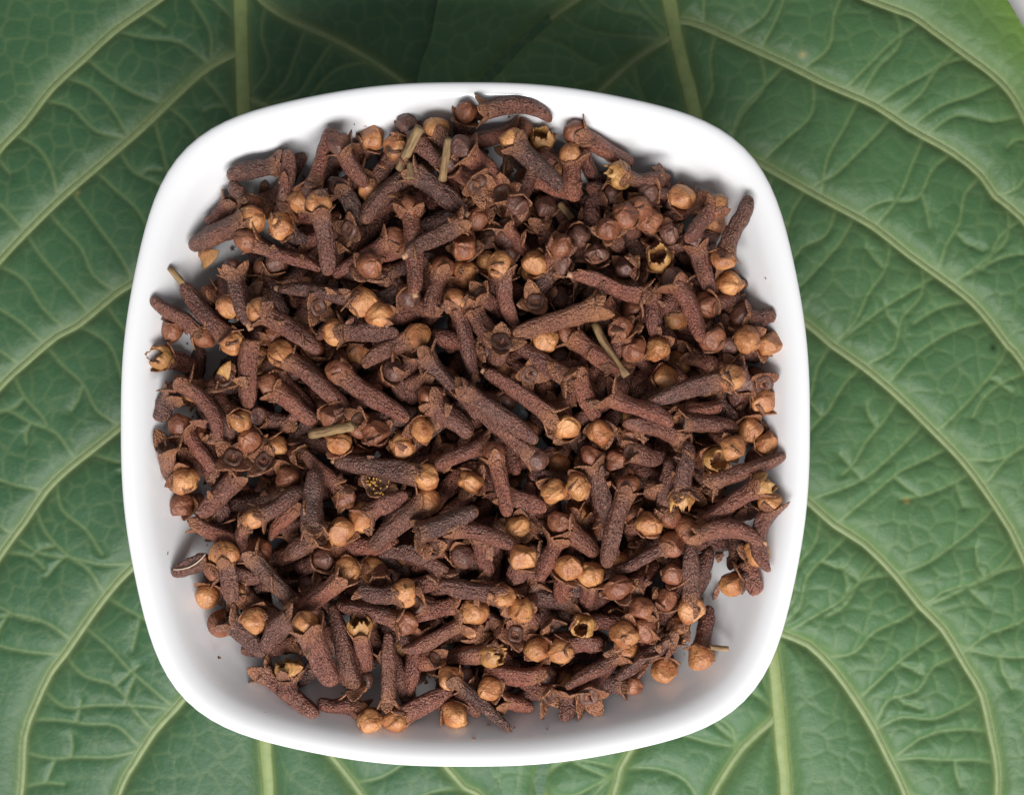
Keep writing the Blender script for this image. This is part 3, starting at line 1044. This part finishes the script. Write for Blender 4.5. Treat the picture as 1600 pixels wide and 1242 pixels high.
N_IND = 0
for i in order:
    h, t, zh, zt, typ, fat, lvl, ext = PLACED[i]
    T, M, parts, tint, tadd, bend = build_clove(h, t, zh, zt, typ, fat, ext, 1000 + i, lvl)
    root = link('clove', None)
    root.location = T * MM
    root.rotation_euler = M.to_euler()
    mx, my = (h[0] + t[0]) / 2, (h[1] + t[1]) / 2
    sm = max(bowl_s(*h), bowl_s(*t))
    where = ('against bowl wall' if sm > 0.86 else ('atop heap' if lvl >= 4 else ('half buried' if lvl <= 2 else 'in upper layer')))
    dpx = math.hypot(ROWS[i][0] - ROWS[i][2], ROWS[i][1] - ROWS[i][3])
    lab = clove_label(h, t, typ, fat, ext, bend, where, dpx, tint)
    tag(root, lab, 'clove', lab.replace('clove', 'cloves', 1))
    disc = root
    for nm, V, F, tan, mat in parts:
        me = new_mesh(nm, V, F, mat, dict(tan=np.clip(tan + (tadd if mat is M_STEM else 0), 0, 1), tint=np.full(len(V), tint)))
        o = link(nm, me, disc if nm in ('style', 'stamens') else root)
        if nm == 'calyx_disc':
            disc = o
    N_IND += 1

# filler: the ones nearest the surface are cloves of their own, the rest is one mass
dep = [(float(dome((f[0][0] + f[1][0]) / 2, (f[0][1] + f[1][1]) / 2)) - max(f[2], f[3]), k) for k, f in enumerate(FILL)]
dep.sort()
top_fill = set(k for _, k in dep[:max(0, 300 - N_IND)])
VV, FF, TA, TI, MI = [], [], [], [], []
mats = [M_STEM, M_TAN, M_RED, M_DARK, M_GOLD, M_DISC, M_TWIG, M_STUB, M_STAMEN]
n0 = 0
for k, (h, t, zh, zt, typ, fat) in enumerate(FILL):
    DETAIL[0] = k in top_fill
    T, M, parts, tint, tadd, bend = build_clove(h, t, zh, zt, typ, fat, '', 5000 + k, 0)
    if k in top_fill:
        root = link('clove', None)
        root.location = T * MM
        root.rotation_euler = M.to_euler()
        lab = clove_label(h, t, typ, 1.0, '', 0, 'deep in dark gap', 100, tint)
        tag(root, lab, 'clove', lab.replace('clove', 'cloves', 1))
        for nm, V, F, tan, mat in parts:
            link(nm, new_mesh(nm, V, F, mat, dict(tan=np.clip(tan, 0, 1), tint=np.full(len(V), tint))), root)
        continue
    R3 = np.array(M.to_3x3())
    for nm, V, F, tan, mat in parts:
        VV.append(V @ R3.T + np.array(T))
        FF += [tuple(n0 + q for q in f) for f in F]
        MI += [mats.index(mat)] * len(F)
        TA.append(np.clip(tan, 0, 1)); TI.append(np.full(len(V), tint))
        n0 += len(V)
me = new_mesh('clove_heap', np.vstack(VV), FF, mats[0], dict(tan=np.concatenate(TA), tint=np.concatenate(TI)))
for m in mats[1:]:
    me.materials.append(m)
me.polygons.foreach_set('material_index', np.array(MI, dtype=np.int32))
tag(link('clove_heap', me), 'packed dark cloves filling the bowl beneath the visible top layer', 'cloves', None, 'stuff')

# ------------------------------------------------------------------ loose stalks, petals and a fibre on the heap
def top_at(xy, rad):
    return float(pile.floors(np.array([xy]), np.array([rad]), 0.85)[0])


def stick(x0, y0, x1, y1, r0, r1, label, name='stalk_fragment', mat=None, bend=0.0, lift=0.0):
    zz = RIM - 1
    for _ in range(2):
        a, b = px_at(x0, y0, zz), px_at(x1, y1, zz)
        c = ((a[0] + b[0]) / 2, (a[1] + b[1]) / 2)
        za, zb, zc = top_at(a, r0), top_at(b, r1), top_at(c, r0)
        up = max(0.0, zc - (za + zb) / 2)
        za += up + lift; zb += up + lift
        zz = (za + zb) / 2
    r = np.random.RandomState(int(x0 * 7 + y0))
    L = math.dist((*a, za), (*b, zb))
    V, F, tn = g_rod((0, 0, 0), (0, 0, L), r0, r1, 9, bend, 9, r)
    o = link(name, new_mesh(name, V, F, mat or M_TWIG, dict(tan=tn, tint=tn + r.rand())))
    o.location = (a[0] * MM, a[1] * MM, za * MM)
    o.rotation_euler = Vector((b[0] - a[0], b[1] - a[1], zb - za)).to_track_quat('Z', 'Y').to_euler()
    pile.add(a, b, za, zb, np.full(6, max(r0, r1)))
    tag(o, label, 'stalk')


stick(483, 679, 555, 665, 0.95, 0.85, 'straw coloured cut stalk lying across the cloves beside two large tan buds')
stick(657, 202, 622, 262, 1.0, 0.8, 'olive tan stalk piece leaning over a tan bud')
stick(702, 224, 690, 276, 0.6, 0.75, 'pale cream stalk splinter standing up between dark stems')
stick(930, 505, 979, 588, 0.8, 0.75, 'greenish brown stalk lying below the tan clove with open calyx', bend=0.5)
stick(875, 316, 894, 342, 0.65, 0.6, 'short olive stalk piece beside a dark closed clove head')
stick(1106, 1010, 1137, 1012, 0.5, 0.45, 'thin dark olive stalk resting on the bare white bowl wall')
stick(640, 255, 641, 280, 0.55, 0.75, 'tapered brown stalk tip at the meeting of two thick stems')
stick(270, 890, 322, 865, 0.10, 0.10, 'thin whitish skin strand over a bare stem on the bowl wall', 'skin_strand', M_FIBRE, 0.9, 0.3)


def petal(x, y, ang, length, width, tip, label, mat=M_GOLD):
    r = np.random.RandomState(int(x + 3 * y))
    V, F, tan = g_sepal(r, 0.0, 0.0, 0.5, length, 1.35, width)
    z = RIM - 2
    for _ in range(2):
        p = px_at(x, y, z)
        z = top_at(p, 0.5)
    o = link('petal_fragment', new_mesh('petal_fragment', V, F, mat, dict(tan=tan * 0.4, tint=np.full(len(V), r.rand()))))
    o.location = (p[0] * MM, p[1] * MM, z * MM)
    o.rotation_euler = (0, tip, math.radians(ang))
    tag(o, label, 'petal')


petal(322, 410, 25, 4.6, 1.5, -0.2, 'pale yellow petal flake leaning against a thick stem near the bowl wall')
petal(452, 1045, 10, 3.4, 1.2, -0.3, 'yellow orange petal flake on top of a broken clove')
petal(700, 742, -10, 3.0, 1.0, -0.2, 'small straw petal flake between two round tan buds')
petal(350, 585, 60, 3.2, 1.1, -0.5, 'curled tan petal flake beside a thick bare stem')


# ------------------------------------------------------------------ broken bits: torn lobes and crumbs among the cloves and a little dust on the glaze
rc = np.random.RandomState(91)
VV, FF, TA, TI = [], [], [], []
n0 = 0
for k in range(380):
    if k < 300:
        row = ROWS[rc.randint(len(ROWS))]
        p = px_at(row[0] + rc.normal(0, 45), row[1] + rc.normal(0, 45), RIM - 3)
        if bowl_s(*p) > 0.86:
            continue
        V, F, tan = g_sepal(rc, 0.0, 0.0, 0.0, rc.uniform(1.4, 2.8), rc.uniform(0.9, 1.5), rc.uniform(0.5, 1.1))
        V = V - V.mean(0)
        z = top_at(p, 0.25)
    else:
        a = rc.uniform(0, 6.28)
        ex, ey = superell(a, 2.6)
        q = rc.uniform(0.74, 0.93)
        p = (bx + BA * q * ex, by + BB * q * ey)
        V, F, tan = g_sepal(rc, 0.0, 0.0, 0.0, rc.uniform(0.3, 0.7), 1.4, rc.uniform(0.10, 0.25))
        V = V - V.mean(0)
        z = float(bowl_z(*p)) + 0.15
    R3 = np.array((Matrix.Rotation(rc.uniform(0, 6.28), 3, 'Z') @ Matrix.Rotation(rc.normal(0, 0.6), 3, 'X')))
    VV.append(V @ R3.T + np.array([p[0], p[1], z]))
    FF += [tuple(n0 + q_ for q_ in f) for f in F]
    TA.append(np.clip(tan + rc.uniform(-0.5, 0.2), 0, 1)); TI.append(np.full(len(V), rc.rand()))
    n0 += len(V)
tag(link('clove_crumbs', new_mesh('clove_crumbs', np.vstack(VV), FF, M_STEM, dict(tan=np.concatenate(TA), tint=np.concatenate(TI)))),
    'brown torn lobes and crumbs scattered among the cloves', 'crumbs', None, 'stuff')
print('TRIS', sum(sum(len(p.vertices) - 2 for p in o.data.polygons) for o in col.objects if o.type == 'MESH'))
